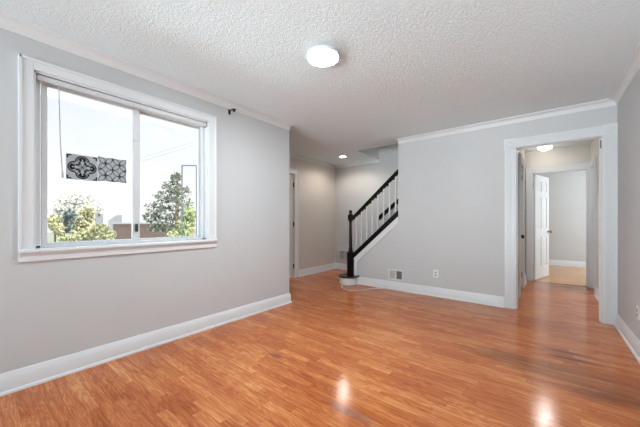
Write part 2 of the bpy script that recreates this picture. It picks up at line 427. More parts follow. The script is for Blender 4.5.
b.box(OX0 - .001, OX0 + .016, YB - .004, YB + TB + .004, 0, OZ); b.box(OX1 - .016, OX1 + .001, YB - .004, YB + TB + .004, 0, OZ)
b.box(OX0, OX1, YB - .004, YB + TB + .004, OZ - .006, OZ + .001)
b.box(OX0 + .016, OX0 + .028, YB + .05, YB + .085, 0, OZ); b.box(OX1 - .028, OX1 - .016, YB + .05, YB + .085, 0, OZ - .016)
b.box(OX0 + .016, OX1 - .016, YB + .05, YB + .085, OZ - .012, OZ - .006)
struct(b.done('trim_6', T))
def casing(name, axis, c0, c1, ztop, face, out, w=.075, depth=TB, clip0=None, clip1=None):
    """plain casing + jamb around an opening in a wall; axis 'X' opening runs along X in a wall at y=face, 'Y' along Y at x=face"""
    b = MB()
    def bx(u0, u1, v0, v1, z0, z1):
        v0, v1 = min(v0, v1), max(v0, v1)
        if axis == 'X': b.box(u0, u1, v0, v1, z0, z1)
        else: b.box(v0, v1, u0, u1, z0, z1)
    t = face + out * .018; l0 = c0 - w if clip0 is None else clip0; l1 = c1 + w if clip1 is None else clip1
    for u0, u1, z0, z1 in ((l0, c0, 0, ztop), (c1, l1, 0, ztop), (l0, l1, ztop, ztop + w)):
        bx(u0, u1, face, t, z0, z1)
    bx(l0 - .002, l0 + .014, face, face + out * .026, 0, ztop + w); bx(l1 - .014, l1 + .002, face, face + out * .026, 0, ztop + w)
    bx(l0, l1, face, face + out * .026, ztop + w - .014, ztop + w + .002)
    e = face - out * depth
    bx(c0 - .001, c0 + .015, t, e, 0, ztop); bx(c1 - .015, c1 + .001, t, e, 0, ztop); bx(c0, c1, t, e, ztop - .015, ztop + .001)
    return struct(b.done(name, T, bevel=.002))
casing('trim_7', 'X', PX0, PX1, PZ, YH, -1, .085, TB, None, XHR - .002)
casing('trim_8', 'Y', CY0, CY1, CZ, XHL, 1, .075, .11)
casing('trim_9', 'Y', LY0, LY1, CZ, XHR, -1, .07, .12, None, YH - .03)
casing('trim_10', 'Y', DY0, DY1, DZ, XE, 1, .085, .12)

# ------------------------------------------------------------------ doors
def door_leaf(name, w, h, t, parent, mat, panels=True):
    """leaf from x=0..w, y=-t..0, z=0..h, local to an empty"""
    b = MB(); ml = w * .15; mid = w * .13; rails = [(0, .23), (.80, .97), (1.58, 1.69), (h - .115, h)]
    pw = (w - 2 * ml - mid) / 2
    b.box(0, ml, -t, 0, 0, h); b.box(w - ml, w, -t, 0, 0, h); b.box(ml + pw, ml + pw + mid, -t, 0, .0, h)
    for z0, z1 in rails:
        b.box(ml, ml + pw, -t, 0, z0, z1); b.box(ml + pw + mid, w - ml, -t, 0, z0, z1)
    for (_, z0), (z1, _) in zip(rails, rails[1:]):
        for x0 in (ml, ml + pw + mid):
            b.box(x0, x0 + pw, -t + .012, -.012, z0, z1)
            i = .035
            for s in (0, 1):
                ya, yb = (-.012, -.003) if s == 0 else (-t + .012, -t + .003)
                o_ = [(x0 + i * .5, z0 + i * .5), (x0 + pw - i * .5, z0 + i * .5), (x0 + pw - i * .5, z1 - i * .5), (x0 + i * .5, z1 - i * .5)]
                n_ = [(x0 + i, z0 + i), (x0 + pw - i, z0 + i), (x0 + pw - i, z1 - i), (x0 + i, z1 - i)]
                A = [b.b.verts.new((p, ya, q)) for p, q in o_]; B = [b.b.verts.new((p, yb, q)) for p, q in n_]
                b.b.faces.new(B)
                for k in range(4): b.b.faces.new((A[k], A[(k + 1) % 4], B[(k + 1) % 4], B[k]))
    o = b.done(name, mat); o.parent = parent; return o
def knob(parent, x, z, t, mat, both=True):
    b = MB()
    prof = [(.026, 0), (.026, .006), (.011, .010), (.010, .028), (.024, .038), (.030, .052), (.025, .066), (.004, .071)]
    b.lathe(prof, (x, 0, z), 'Y', 20)
    if both: b.lathe([(r, -h) for r, h in prof], (x, -t, z), 'Y', 20)
    o = b.done('handle', mat, smooth=True); o.parent = parent; o['label'] = 'round door knob'; return o
def hinge(parent, x, y, z, mat):
    b = MB(); b.lathe([(.006, -.045), (.006, .045)], (x, y, z), 'Z', 10); b.box(x - .02, x + .02, y - .004, y + .001, z - .044, z + .044)
    o = b.done('hinge', mat); o.parent = parent; return o
# closet door in the hall's left wall (closed): leaf front towards +X
e = struct(empty('door_1', (XHL - .012, CY1 - .018, .008))); e.rotation_euler.z = R(-90)
lf = door_leaf('door_leaf', CY1 - CY0 - .036, 2.0, .035, e, T); k = knob(e, CY1 - CY0 - .036 - .065, .885, .035, M['bronze'], False); k['label'] = 'dark bronze door knob'
hinge(e, .0, .006, 1.84, M['brass']); hinge(e, .0, .006, .22, M['brass'])
# bedroom door, swung open into the bedroom
e = struct(empty('door_2', (PX0 + .018, YH + TB + .002, .010))); e.rotation_euler.z = R(74)
door_leaf('door_leaf', .745, 2.0, .035, e, T); knob(e, .68, .90, .035, M['brass'])
hinge(e, 0, .004, 1.80, M['brass']); hinge(e, 0, .004, .22, M['brass'])
# front door in the entry wall (closed)
e = struct(empty('door_3', (XE - .012, DY1 - .018, .012))); e.rotation_euler.z = R(-90)
door_leaf('door_leaf', DY1 - DY0 - .034, 2.046, .04, e, M['warmwall']); knob(e, DY1 - DY0 - .1, .93, .04, M['bronze'], False)
for z in (1.83, 1.05, .22): hinge(e, .004, .004, z, M['bronze'])
# linen closet door in the hall's right wall
e = struct(empty('door_4', (XHR + .03, LY0 + .018, .01))); e.rotation_euler.z = R(90)
door_leaf('door_leaf', LY1 - LY0 - .036, 2.0, .035, e, T)
# hinge leaf left on the jamb of the main doorway
b = MB(); b.box(OX1 - .019, OX1 - .016, YB + .012, YB + .045, 1.93, 2.015); b.lathe([(.006, 1.93), (.006, 2.015)], (OX1 - .020, YB + .010, 0), 'Z', 10)
tag(b.done('jamb_hinge', M['steel']), 'small metal hinge leaf at the top of the right door jamb', 'hinge')

# ------------------------------------------------------------------ window in the left wall
w = struct(empty('window_1', (XL, (WY0 + WY1) / 2, WZ0)))
b = MB(); cw = .072
for y0, y1, z0, z1 in ((WY0 - cw, WY0, WZ0 - .01, WZ1 + cw), (WY1, WY1 + cw + .012, WZ0 - .01, WZ1 + cw), (WY0, WY1, WZ1, WZ1 + cw)):
    b.box(XL, XL + .016, y0, y1, z0, z1)
b.box(XL, XL + .024, WY0 - cw - .002, WY0 - cw + .016, WZ0 - .01, WZ1 + cw + .002)
b.box(XL, XL + .024, WY1 + cw - .004, WY1 + cw + .014, WZ0 - .01, WZ1 + cw + .002)
b.box(XL, XL + .024, WY0 - cw, WY1 + cw + .012, WZ1 + cw - .016, WZ1 + cw + .002)
b.done('window_casing', T, w, bevel=.003)
b = MB()
b.box(XL - .15, XL + .002, WY0 - .001, WY0 + .012, WZ0, WZ1); b.box(XL - .15, XL + .002, WY1 - .012, WY1 + .001, WZ0, WZ1)
b.box(XL - .15, XL + .002, WY0, WY1, WZ1 - .012, WZ1 + .001)
b.done('window_jamb', T, w)
b = MB(); b.box(XL - .15, XL + .045, WY0 - cw, WY1 + cw + .012, WZ0 - .022, WZ0 + .002); b.done('window_sill', T, w, bevel=.006)
b = MB(); b.box(XL, XL + .018, WY0 - cw, WY1 + cw + .012, WZ0 - .082, WZ0 - .022); b.box(XL, XL + .026, WY0 - cw, WY1 + cw + .012, WZ0 - .040, WZ0 - .022)
b.done('window_apron', T, w, bevel=.003)
V = M['vinyl']
b = MB(); fx0, fx1 = XL - .145, XL - .055; fy0, fy1, fz0, fz1 = WY0 + .012, WY1 - .012, WZ0 + .002, WZ1 - .012
b.box(fx0, fx1, fy0, fy0 + .028, fz0, fz1); b.box(fx0, fx1, fy1 - .026, fy1, fz0, fz1)
b.box(fx0, fx1, fy0, fy1, fz0, fz0 + .018); b.box(fx0, fx1, fy0, fy1, fz1 - .040, fz1)
b.done('window_frame', V, w, bevel=.002)
def sash(x0, x1, y0, y1, z0, z1, sL, sR, sB, sT, name):
    b = MB(); b.box(x0, x1, y0, y0 + sL, z0, z1); b.box(x0, x1, y1 - sR, y1, z0, z1)
    b.box(x0, x1, y0 + sL, y1 - sR, z0, z0 + sB); b.box(x0, x1, y0 + sL, y1 - sR, z1 - sT, z1)
    s = b.done(name, V, w, bevel=.003)
    g = MB(); xm = (x0 + x1) / 2; g.box(xm - .003, xm + .003, y0 + sL - .003, y1 - sR + .003, z0 + sB - .003, z1 - sT + .003)
    g.done('window_pane', M['glass'], s)
    return s
s1 = sash(XL - .095, XL - .062, .328, .950, fz0 + .016, fz1 - .038, .031, .052, .020, .018, 'window_sash')
s2 = sash(XL - .135, XL - .102, .915, 1.545, fz0 + .016, fz1 - .038, .052, .030, .020, .018, 'window_sash')
b = MB(); b.box(XL - .062, XL - .048, .915, .935, 1.03, 1.10); b.box(XL - .056, XL - .040, .912, .922, 1.04, 1.09); k = b.done('latch', M['slot'], s1, bevel=.002); k['label'] = 'dark sash latch'
b = MB(); b.box(XL - .062, XL - .046, .905, .930, 1.83, 1.90); b.done('latch', M['vinyl'], s1, bevel=.003)

# blind head rail with its wand
e = tag(empty('blind_headrail', (XL - .02, (WY0 + WY1) / 2, 2.12)), 'white blind head rail across the top of the window', 'window blind')
b = MB(); b.box(XL - .045, XL - .004, WY0 + .014, WY1 - .014, 2.112, 2.143); b.box(XL - .006, XL - .001, WY0 + .014, WY1 - .014, 2.108, 2.118); b.done('rail', M['vinyl'], e, bevel=.003)
for y in (WY0 + .0125, WY1 - .0185):
    b = MB(); b.box(XL - .048, XL + .001, y, y + .006, 2.106, 2.149); b.done('bracket', M['steel'], e)
b = MB(); b.tube([(XL - .012, .412, 2.112), (XL - .010, .414, 2.0), (XL - .010, .420, 1.7), (XL - .010, .432, 1.45)], .0035)
b.lathe([(.0055, 1.44), (.0065, 1.47), (.004, 1.49)], (XL - .010, .432, 0), 'Z', 8)
k = b.done('wand', M['film'], e, smooth=True)

# patterned film squares stuck to the left pane
XF = XL - .0785 + .0035
def flat(b, pts, mi=0, lift=0, th=.0006):
    b.prism([(XF + lift, y, z) for y, z in pts], (th, 0, 0), mi)
def stroke(b, pts, wd, mi, lift, closed=False):
    n = len(pts)
    for i in range(n if closed else n - 1):
        a = Vector(pts[i]); c = Vector(pts[(i + 1) % n]); d = (c - a)
        if d.length < 1e-6: continue
        d.normalize(); q = Vector((-d.y, d.x)) * wd / 2; a2 = a - d * wd * .3; c2 = c + d * wd * .3
        flat(b, [a2 + q, c2 + q, c2 - q, a2 - q], mi, lift)
def arc(cx, cz, r, a0, a1, n=12): return [(cx + r * math.cos(R(a0 + (a1 - a0) * i / n)), cz + r * math.sin(R(a0 + (a1 - a0) * i / n))) for i in range(n + 1)]
def tile_root(y0, z0, s, label):
    b = MB(); flat(b, [(y0, z0), (y0 + s, z0), (y0 + s, z0 + s), (y0, z0 + s)]); return b
ts = .194
y0, z0 = .461, 1.444
e = tile_root(y0, z0, ts, '')
c = (y0 + ts / 2, z0 + ts / 2)
for rad, wd in ((.040, .0085), (.030, .005)):
    off = .045
    for k in range(4):
        a = 90 * k; cx, cz = c[0] + off * math.cos(R(a)), c[1] + off * math.sin(R(a))
        stroke(e, arc(cx, cz, rad, a - 92, a + 92, 14), wd, 1, .0007)
    for k in range(4):
        a = 90 * k + 45; q = off / math.sqrt(2) * 1.42
        stroke(e, arc(c[0] + q * math.cos(R(a)) * 1.0, c[1] + q * math.sin(R(a)), .012 if rad > .035 else .02, a + 100, a + 260, 8), wd, 1, .0007)
for k in range(4):
    a = 90 * k; cx, cz = c[0] + .058 * math.cos(R(a)), c[1] + .058 * math.sin(R(a))
    stroke(e, arc(cx, cz, .013, a - 130, a + 130, 10), .015, 1, .0007)
    a = 90 * k + 45; cx, cz = c[0] + .022 * math.cos(R(a)), c[1] + .022 * math.sin(R(a))
    stroke(e, arc(cx, cz, .010, 0, 360, 10), .004, 2, .0007)
    q = .5 * ts; sx_, sz_ = (1 if k in (0, 3) else -1), (1 if k < 2 else -1)
    p = lambda u, v: (c[0] + sx_ * (q - u), c[1] + sz_ * (q - v))
    flat(e, [p(.004, .004), p(.036, .004), p(.026, .016), p(.012, .014), p(.016, .026), p(.004, .036)], 1, .0007)
flat(e, arc(c[0], c[1], .008, 0, 330, 11), 1, .0007)
tag(e.done('tile_sticker', [M['sticker'], M['ink'], M['greyink']]), 'square window sticker with bold black quatrefoil tile pattern, left of the pair', 'window sticker')
y0, z0 = .658, 1.452
e = tile_root(y0, z0, ts, '')
g = ts / 2
for i in range(2):
    for j in range(2):
        cx, cz = y0 + g * (i + .5), z0 + g * (j + .5)
        for k in range(4):
            a = 90 * k + 45; tipx, tipz = cx + g * .70 * math.cos(R(a)), cz + g * .70 * math.sin(R(a))
            for sgn in (1, -1):
                pts = []
                for s_ in range(9):
                    u = s_ / 8; q = math.sin(math.pi * u) * .017 * sgn
                    pts.append((cx + (tipx - cx) * u - q * math.sin(R(a)), cz + (tipz - cz) * u + q * math.cos(R(a))))
                stroke(e, pts, .005, 2, .0007)
        stroke(e, arc(cx, cz, .011, 45, 405, 4), .004, 2, .0007)
        flat(e, arc(cx, cz, .006, 0, 320, 8), 1, .0007)
for i, j in ((1, 1), (0, 1), (2, 1), (1, 0), (1, 2)):
    cx, cz = y0 + g * i, z0 + g * j
    cx = min(max(cx, y0 + .012), y0 + ts - .012); cz = min(max(cz, z0 + .012), z0 + ts - .012)
    stroke(e, arc(cx, cz, .010, 0, 360, 4), .004, 2, .0007)
tag(e.done('tile_sticker', [M['sticker'], M['ink'], M['greyink']]), 'square window sticker with thin grey petal lattice pattern, right of the pair', 'window sticker')

# curtain rod bracket
e = tag(empty('curtain_rod_bracket', (XL, 1.82, 2.34)), 'small black curtain rod bracket on the wall above the window corner', 'bracket')
b = MB(); b.box(XL, XL + .006, 1.805, 1.833, 2.312, 2.368); b.done('plate', M['black'], e, bevel=.002)
b = MB(); b.tube([(XL + .004, 1.82, 2.352), (XL + .05, 1.82, 2.358), (XL + .075, 1.82, 2.352)], .006)
b.tube([(XL + .075, 1.82, 2.36), (XL + .078, 1.82, 2.335), (XL + .092, 1.82, 2.325), (XL + .106, 1.82, 2.333), (XL + .108, 1.82, 2.35)], .009)
b.done('hook', M['black'], e, smooth=True)

# ------------------------------------------------------------------ lamps
lx, ly = -1.352, 1.733
e = tag(empty('ceiling_lamp', (lx, ly, H)), 'round white flush ceiling lamp, lit, near the middle of the living room ceiling', 'ceiling lamp')
b = MB(); b.lathe([(.095, H), (.095, H - .020)], (lx, ly, 0), 'Z', 40); b.done('base', M['plastic'], e, smooth=True)
b = MB(); b.lathe([(.119, H - .018), (.1275, H - .020), (.1275, H - .040), (.123, H - .043), (.117, H - .040)], (lx, ly, 0), 'Z', 48); b.done('rim', M['plastic'], e, smooth=True)
b = MB(); b.lathe([(.117, H - .036), (.117, H - .043), (.09, H - .0455), (.04, H - .047)], (lx, ly, 0), 'Z', 48); k = b.done('diffuser', M['lens'], e, smooth=True); k['label'] = 'glowing white diffuser'
rx_, ry_ = -3.204, 4.768
e = tag(empty('recessed_light', (rx_, ry_, H)), 'small round recessed downlight glowing in the entry ceiling by the stairs', 'ceiling light')
b = MB(); b.lathe([(.075, H), (.075, H - .006), (.060, H - .010), (.055, H - .004)], (rx_, ry_, 0), 'Z', 28); b.done('trim_ring', M['plastic'], e, smooth=True)
b = MB(); b.lathe([(.052, H - .004), (.052, H - .008), (.03, H - .011)], (rx_, ry_, 0), 'Z', 28); b.done('lens', M['lensw'], e, smooth=True)
l = light('bulb', 'SPOT', (rx_, ry_, H - .03), 12, (1, .89, .82), aim=(0, 0, -1), spot=R(164), blend=.5, radius=.05); l.parent = e; l.matrix_parent_inverse = Matrix.Translation(-e.location)
hx, hy = .012, 6.25
e = tag(empty('hall_ceiling_light', (hx, hy, H)), 'low dome ceiling light glowing in the hallway beyond the doorway', 'ceiling light')
b = MB(); b.lathe([(.11, H), (.11, H - .018), (.10, H - .024)], (hx, hy, 0), 'Z', 32); b.done('base', M['plastic'], e, smooth=True)
b = MB(); b.lathe([(.100, H - .022), (.100, H - .040), (.085, H - .066), (.05, H - .086), (.01, H - .094)], (hx, hy, 0), 'Z', 32); b.done('diffuser', M['lensh'], e, smooth=True)
l = light('bulb', 'SPOT', (hx, hy, H - .11), 42, (1, .95, .90), aim=(0, -.62, -1), spot=R(70), blend=.8, radius=.035); l.parent = e; l.matrix_parent_inverse = Matrix.Translation(-e.location)

# ------------------------------------------------------------------ staircase
st = tag(empty('staircase', (-2.76, 4.4, 0)), 'staircase with black handrail and newel, white balusters and dark rounded bottom step', 'staircase')
YC = YB + .055
RISE, RUN, Z1, XS = .19, .218, .15, -2.60
def bull(x0, x1, yc, r, yend, n=14):
    xm = (x0 + x1) / 2; rr = (x1 - x0) / 2
    return [(x1, yend), (x1, yc)] + [(xm + rr * math.cos(a), yc - r * math.sin(a)) for a in [math.pi * i / n for i in range(1, n)]] + [(x0, yc), (x0, yend)]
def slab(poly, z0, z1, name, mat, bev=.004):
    b = MB(); b.prism([(x, y, z0) for x, y in poly], (0, 0, z1 - z0)); return b.done(name, mat, st, bevel=bev)
slab(bull(-2.90, -2.60, 4.26, .14, YS - .002), .0, Z1 - .028, 'riser', M['trim'])
slab(bull(-2.925, -2.575, 4.26, .165, YS - .002), Z1 - .028, Z1, 'tread', M['darkwood'], .01)
for i in range(1, 10):
    x = XS + RUN * (i - 1); z = Z1 + RISE * i
    b = MB(); b.box(x, x + .018, YB + TB, YS - .002, z - RISE, z - .028); b.done('riser', M['trim'], st)
    b = MB(); b.box(x - .025, x + RUN + .018, YB + TB, YS - .002, z - .028, z); b.done('tread', M['darkwood'], st, bevel=.006)
# newel post
NX, NY = -2.775, YB + .02
b = MB(); z = Z1
b.box(NX - .046, NX + .046, NY - .046, NY + .046, z, z + .40)
b.lathe([(.046, z + .40), (.050, z + .41), (.044, z + .425), (.034, z + .44), (.037, z + .46), (.030, z + .50), (.028, z + .70), (.026, z + .90), (.025, z + .955), (.034, z + .965), (.036, z + .985), (.03, z + .995)], (NX, NY, 0), 'Z', 24)
b.box(NX - .036, NX + .036, NY - .036, NY + .036, z + .99, z + 1.085)
b.lathe([(.036, z + 1.085), (.040, z + 1.092), (.038, z + 1.10), (.022, z + 1.108), (.020, z + 1.116), (.028, z + 1.128), (.031, z + 1.145), (.026, z + 1.163), (.012, z + 1.174), (.002, z + 1.177)], (NX, NY, 0), 'Z', 24)
k = b.done('newel_post', M['black'], st, smooth=True); k['label'] = 'black turned newel post with ball top'
# handrail, shoe rail, skirt
RT = lambda x: 1.224 + sl * 0.985 * (x + 2.729)
def sloped(x0, x1, top, h, y0, y1, name, mat, prof=None):
    b = MB(); b.prism([(x0, y0, top(x0)), (x1, y0, top(x1)), (x1, y0, top(x1) - h), (x0, y0, top(x0) - h)], (0, y1 - y0, 0)); return b.done(name, mat, st, bevel=.006)
XEND = -1.70
sloped(NX + .03, XEND, RT, .058, YC - .032, YC + .032, 'handrail', M['black'])
sloped(NX + .03, XEND, lambda x: RT(x) - .056, .022, YC - .018, YC + .018, 'rail_fillet', M['black'])
sloped(NX + .04, -1.852, shoe_top, .10, YB - .022, YB + TB + .012, 'shoe_rail', M['black'])
b = MB(); b.prism([(NX + .044, YB - .030, shoe_top(NX + .044) - .035), (-1.852, YB - .030, shoe_top(-1.852) - .035), (-1.852, YB - .030, shoe_top(-1.852) - .060), (NX + .044, YB - .030, shoe_top(NX + .044) - .060)], (0, .012, 0))
b.done('shoe_moulding', M['black'], st, bevel=.004)
k = sloped(SX0 - .01, -1.8485, lambda x: shoe_top(x) - .10, .118, YB - .018, YB - .0005, 'stringer_trim', M['trim']); k['label'] = 'white sloping trim board under the black rail'
for i in range(8):
    x = -2.675 + .108 * i; z0, z1 = shoe_top(x) - .02, RT(x) - .06
    b = MB(); s = .011; L_ = z1 - z0
    b.box(x - s, x + s, YC - s, YC + s, z0, z0 + .17)
    b.lathe([(.011, z0 + .17), (.014, z0 + .18), (.009, z0 + .195), (.0125, z0 + .24), (.0085, z1 - .14), (.0085, z1 - .115), (.011, z1 - .105)], (x, YC, 0), 'Z', 12)
    b.box(x - s * .9, x + s * .9, YC - s * .9, YC + s * .9, z1 - .105, z1 + .03)
    b.done('baluster', M['trim'], st)
    if i:
        b = MB(); b.prism([(x - .055, YC - .012, RT(x - .055) - .075), (x - .018, YC - .012, RT(x - .018) - .075), (x - .018, YC - .012, RT(x - .018) - .118), (x - .03, YC - .012, RT(x - .03) - .095)], (0, .024, 0))
        b.done('rail_block', M['black'], st)
# handrail on the far wall
e = tag(empty('wall_handrail', (-2.45, YS, 1.3)), 'black handrail fixed to the far stair wall behind the balusters', 'handrail')
b = MB(); x0, x1 = -2.705, -1.3; zt = lambda x: 1.235 + .80 * (x + 2.705)
b.prism([(x0, YS - .10, zt(x0)), (x1, YS - .10, zt(x1)), (x1, YS - .10, zt(x1) - .095), (x0, YS - .10, zt(x0) - .095)], (0, .05, 0)); b.done('rail', M['black'], e, bevel=.01)
for x in (-2.0, -1.5):
    b = MB(); b.tube([(x, YS, zt(x) - .13), (x, YS - .05, zt(x) - .13), (x, YS - .075, zt(x) - .07)], .009); b.lathe([(.028, 0), (.028, -.005)], (x, YS, zt(x) - .13), 'Y', 16); b.done('bracket', M['black'], e, smooth=True)

# ------------------------------------------------------------------ registers, outlets, cable, stops
def vent(cx, cz, y, wv, hv, label, ang, depth=.012):
    e = tag(empty('wall_vent', (cx, y, cz - hv / 2)), label, 'vent', None)
    b = MB(); x0, x1, z0, z1 = cx - wv / 2, cx + wv / 2, cz - hv / 2, cz + hv / 2; f = .024
    b.box(x0, x1, y - depth, y, z0, z0 + f); b.box(x0, x1, y - depth, y, z1 - f, z1); b.box(x0, x0 + f, y - depth, y, z0 + f, z1 - f); b.box(x1 - f, x1, y - depth, y, z0 + f, z1 - f)
    b.box(cx - .010, cx + .010, y - depth, y, z0 + f, z1 - f); b.done('frame', M['ventwhite'], e, bevel=.003)
    b = MB(); b.box(x0 + f, x1 - f, y - .002, y - .0005, z0 + f, z1 - f); b.done('duct', M['ventdark'], e)
    for side in (-1, 1):
        a, c_ = (x0 + f, cx - .010) if side < 0 else (cx + .010, x1 - f)
        n = max(4, int((c_ - a) / .012)); b = MB()
        for i in range(n):
            x = a + (i + .5) * (c_ - a) / n
            m4 = Matrix.Translation((x, y - .007, 0)) @ Matrix.Rotation(R(ang[side > 0]), 4, 'Z')
            b.box(-.0008, .0008, -.006, .005, z0 + f, z1 - f, 0, m4)
        b.done('louvre_bank', M['ventwhite'], e)
    return e
vent(-1.891, .246, YB, .255, .178, 'white two-bank register low on the back wall right of the stairs', (-38, 20))
vent(-3.60, .325, YS, .36, .255, 'white register low on the stair wall, seen behind the newel post', (2, 2))
def outlet(loc, rot, label):
    e = tag(empty('wall_outlet', loc), label, 'outlet', None); e.rotation_euler.z = rot
    b = MB(); b.box(-.036, .036, -.006, 0, -.058, .058); o = b.done('cover_plate', M['plastic'], None, bevel=.003); o.parent = e
    for s in (1, -1):
        b = MB(); b.prism([(.017 * math.cos(a) * .95, -.0062, s * .0205 + .0145 * math.sin(a)) for a in [2 * math.pi * i / 16 for i in range(16)]], (0, -.0015, 0), 0)
        o = b.done('socket', M['film'], None); o.parent = e
        b = MB(); b.box(-.008, -.005, -.0084, -.0075, s * .0205 - .002, s * .0205 + .008); b.box(.005, .008, -.0084, -.0075, s * .0205 - .002, s * .0205 + .008)
        b.box(-.002, .002, -.0084, -.0075, s * .0205 - .010, s * .0205 - .005)
        k = b.done('socket_slots', M['slot'], None); k.parent = o
outlet((-1.265, YB, .336), 0, 'white duplex outlet low on the back wall')
outlet((XR, 3.49, .357), R(-90), 'white duplex outlet low on the right wall by the doorway')
b = MB()
pts = [(-2.745, 4.055), (-2.72, 4.00), (-2.66, 3.93), (-2.55, 3.86), (-2.43, 3.84), (-2.34, 3.92), (-2.27, 4.04), (-2.20, 4.20), (-2.10, 4.28), (-2.02, 4.318)]
dense = []
for i in range(len(pts) - 1):
    p = [Vector(pts[max(0, min(len(pts) - 1, i + k))]) for k in (-1, 0, 1, 2)]
    for s_ in range(6):
        u = s_ / 6; dense.append(.5 * ((2 * p[1]) + (p[2] - p[0]) * u + (2 * p[0] - 5 * p[1] + 4 * p[2] - p[3]) * u * u + (3 * p[1] - p[0] - 3 * p[2] + p[3]) * u ** 3))
b.tube([(q.x, q.y, .006) for q in dense] + [(pts[-1][0], pts[-1][1], .006)], .0055)
tag(b.done('cable', M['cable'], smooth=True), 'thin white cable lying in a loop on the floor by the bottom step', 'cable')
e = tag(empty('door_stop', (XHL + .018, 5.93, .07)), 'white spring door stop on the left hall baseboard', 'door stop')
b = MB(); b.lathe([(.012, 0), (.012, .006), (.006, .010), (.006, .065)], (XHL + .016, 5.93, .075), 'X', 12); b.done('spring', M['rubber'], e, smooth=True)
b = MB(); b.lathe([(.009, .064), (.011, .068), (.011, .082), (.008, .086)], (XHL + .016, 5.93, .075), 'X', 12); b.done('tip', M['rubber'], e, smooth=True)

# ------------------------------------------------------------------ outdoors
GZ = -3.0
b = MB(); b.box(-140, -5, -80, 120, GZ - .2, GZ); struct(b.done('ground', paint('pale_yard', (112, 116, 104), .9)))
CT, ST_ = math.cos(.673426), math.sin(.673426)
def at(u, depth):
    xc = (u - 320) / 280.87 * depth
    return Vector((xc * CT - depth * ST_, xc * ST_ + depth * CT))
def leafmat(name, col, var=.25):
    m = paint(name, col, .7, 0, 1, var, .2, 0, 1.7); return m
def leaves(centres, n, size, seed, flat_=.6):
    rnd = random.Random(seed); vs, fs = [], []
    for _ in range(n):
        cx, cy, cz, rx, ry, rz = rnd.choice(centres)
        while True:
            p = Vector((rnd.uniform(-1, 1), rnd.uniform(-1, 1), rnd.uniform(-1, 1)))
            if .15 < p.length <= 1: break
        q = Vector((cx + p.x * rx, cy + p.y * ry, cz + p.z * rz))
        a = Vector((rnd.gauss(0, 1), rnd.gauss(0, 1), rnd.gauss(0, flat_))).normalized(); c_ = a.orthogonal().normalized(); c_ = (Matrix.Rotation(rnd.uniform(0, 6.28), 3, a) @ c_); d = a.cross(c_)
        s = size * rnd.uniform(.6, 1.3); i = len(vs)
        vs += [q + c_ * s, q + d * s * .45, q - c_ * s, q - d * s * .45]; fs.append((i, i + 1, i + 2, i + 3))
    return vs, fs
def plant(name, label, cat, base_xy, centres, n, size, seed, mat, trunk_mat, trunk_r, trunk_top, group=None):
    e = tag(empty(name, (base_xy.x, base_xy.y, GZ)), label, cat, group)
    vs, fs = leaves(centres, n, size, seed)
    me = bpy.data.meshes.new('foliage'); me.from_pydata(vs, [], fs); me.materials.append(mat)
    o = bpy.data.objects.new('foliage', me); COL.objects.link(o); o.parent = e; o.matrix_parent_inverse = Matrix.Translation(-e.location)
    b = MB(); b.lathe([(trunk_r, GZ), (trunk_r * .8, GZ + (trunk_top - GZ) * .5), (trunk_r * .35, trunk_top)], (base_xy.x, base_xy.y, 0), 'Z', 10)
    for cx, cy, cz, rx, ry, rz in centres[:14]:
        zb = min(cz - rz * .3, trunk_top); b.tube([(base_xy.x, base_xy.y, zb - abs(rz) * .4), ((base_xy.x + cx) / 2, (base_xy.y + cy) / 2, zb), (cx, cy, cz)], trunk_r * .28, 6)
    b.done('trunk', trunk_mat, e, smooth=True)
    return e
bark = paint('grey_bark', (112, 98, 86), .9, 0, 1, .2)
G1 = leafmat('grey_green_needles', (112, 118, 104)); G2 = leafmat('yellow_green_leaves', (172, 170, 134)); G3 = leafmat('blue_grey_leaves', (116, 126, 124))
G4 = leafmat('pale_grey_leaves', (192, 192, 184)); G5 = leafmat('olive_leaves', (146, 147, 114)); G6 = leafmat('bright_leaves', (150, 160, 116))
def zat(v, depth): return 1.1232 + (221.1 - v) / 280.87 * depth
def cl(u, v, ru, rv, depth):
    p = at(u, depth); k = depth / 280.87; return (p.x, p.y, zat(v, depth), ru * k, ru * k, rv * k)
D = 13
plant('conifer_tree', 'loose grey green conifer filling the right window pane', 'tree', at(177, D),
      [cl(176, 178, 5, 6, D), cl(172, 187, 9, 6, D), cl(182, 192, 9, 7, D), cl(166, 197, 12, 6, D), cl(180, 203, 13, 7, D), cl(158, 207, 12, 6, D), cl(172, 213, 16, 7, D), cl(152, 217, 9, 5, D), cl(165, 222, 15, 6, D), cl(188, 215, 8, 8, D), cl(176, 231, 14, 7, D), cl(158, 228, 10, 4, D)],
      1750, .085, 3, G1, bark, .12, zat(176, D))
plant('leafy_shrub', 'bright green leafy shrub behind the lower right of the right pane', 'shrub', at(186, 11),
      [cl(186, 226, 9, 10, 11), cl(190, 215, 6, 9, 11), cl(178, 236, 10, 8, 11)], 900, .07, 5, G6, bark, .05, zat(215, 11))
D = 17
plant('yellow_tree', 'yellow green tree in the middle of the left pane', 'tree', at(88, D),
      [cl(84, 217, 9, 8, D), cl(88, 211, 6, 6, D), cl(77, 225, 8, 7, D), cl(88, 226, 7, 7, D), cl(84, 232, 12, 6, D)], 1100, .10, 8, G2, bark, .12, zat(212, D))
plant('yellow_shrub', 'small yellow shrub at the left edge of the left pane', 'shrub', at(55, 15), [cl(54, 222, 6, 8, 15), cl(58, 229, 5, 6, 15)], 600, .09, 9, G2, bark, .07, zat(220, 15))
plant('blue_grey_shrub', 'dark blue grey shrub between the two yellow trees', 'shrub', at(66, 16), [cl(66, 222, 6, 9, 16), cl(70, 215, 5, 6, 16), cl(65, 231, 6, 6, 16)], 800, .09, 10, G3, bark, .07, zat(216, 16))
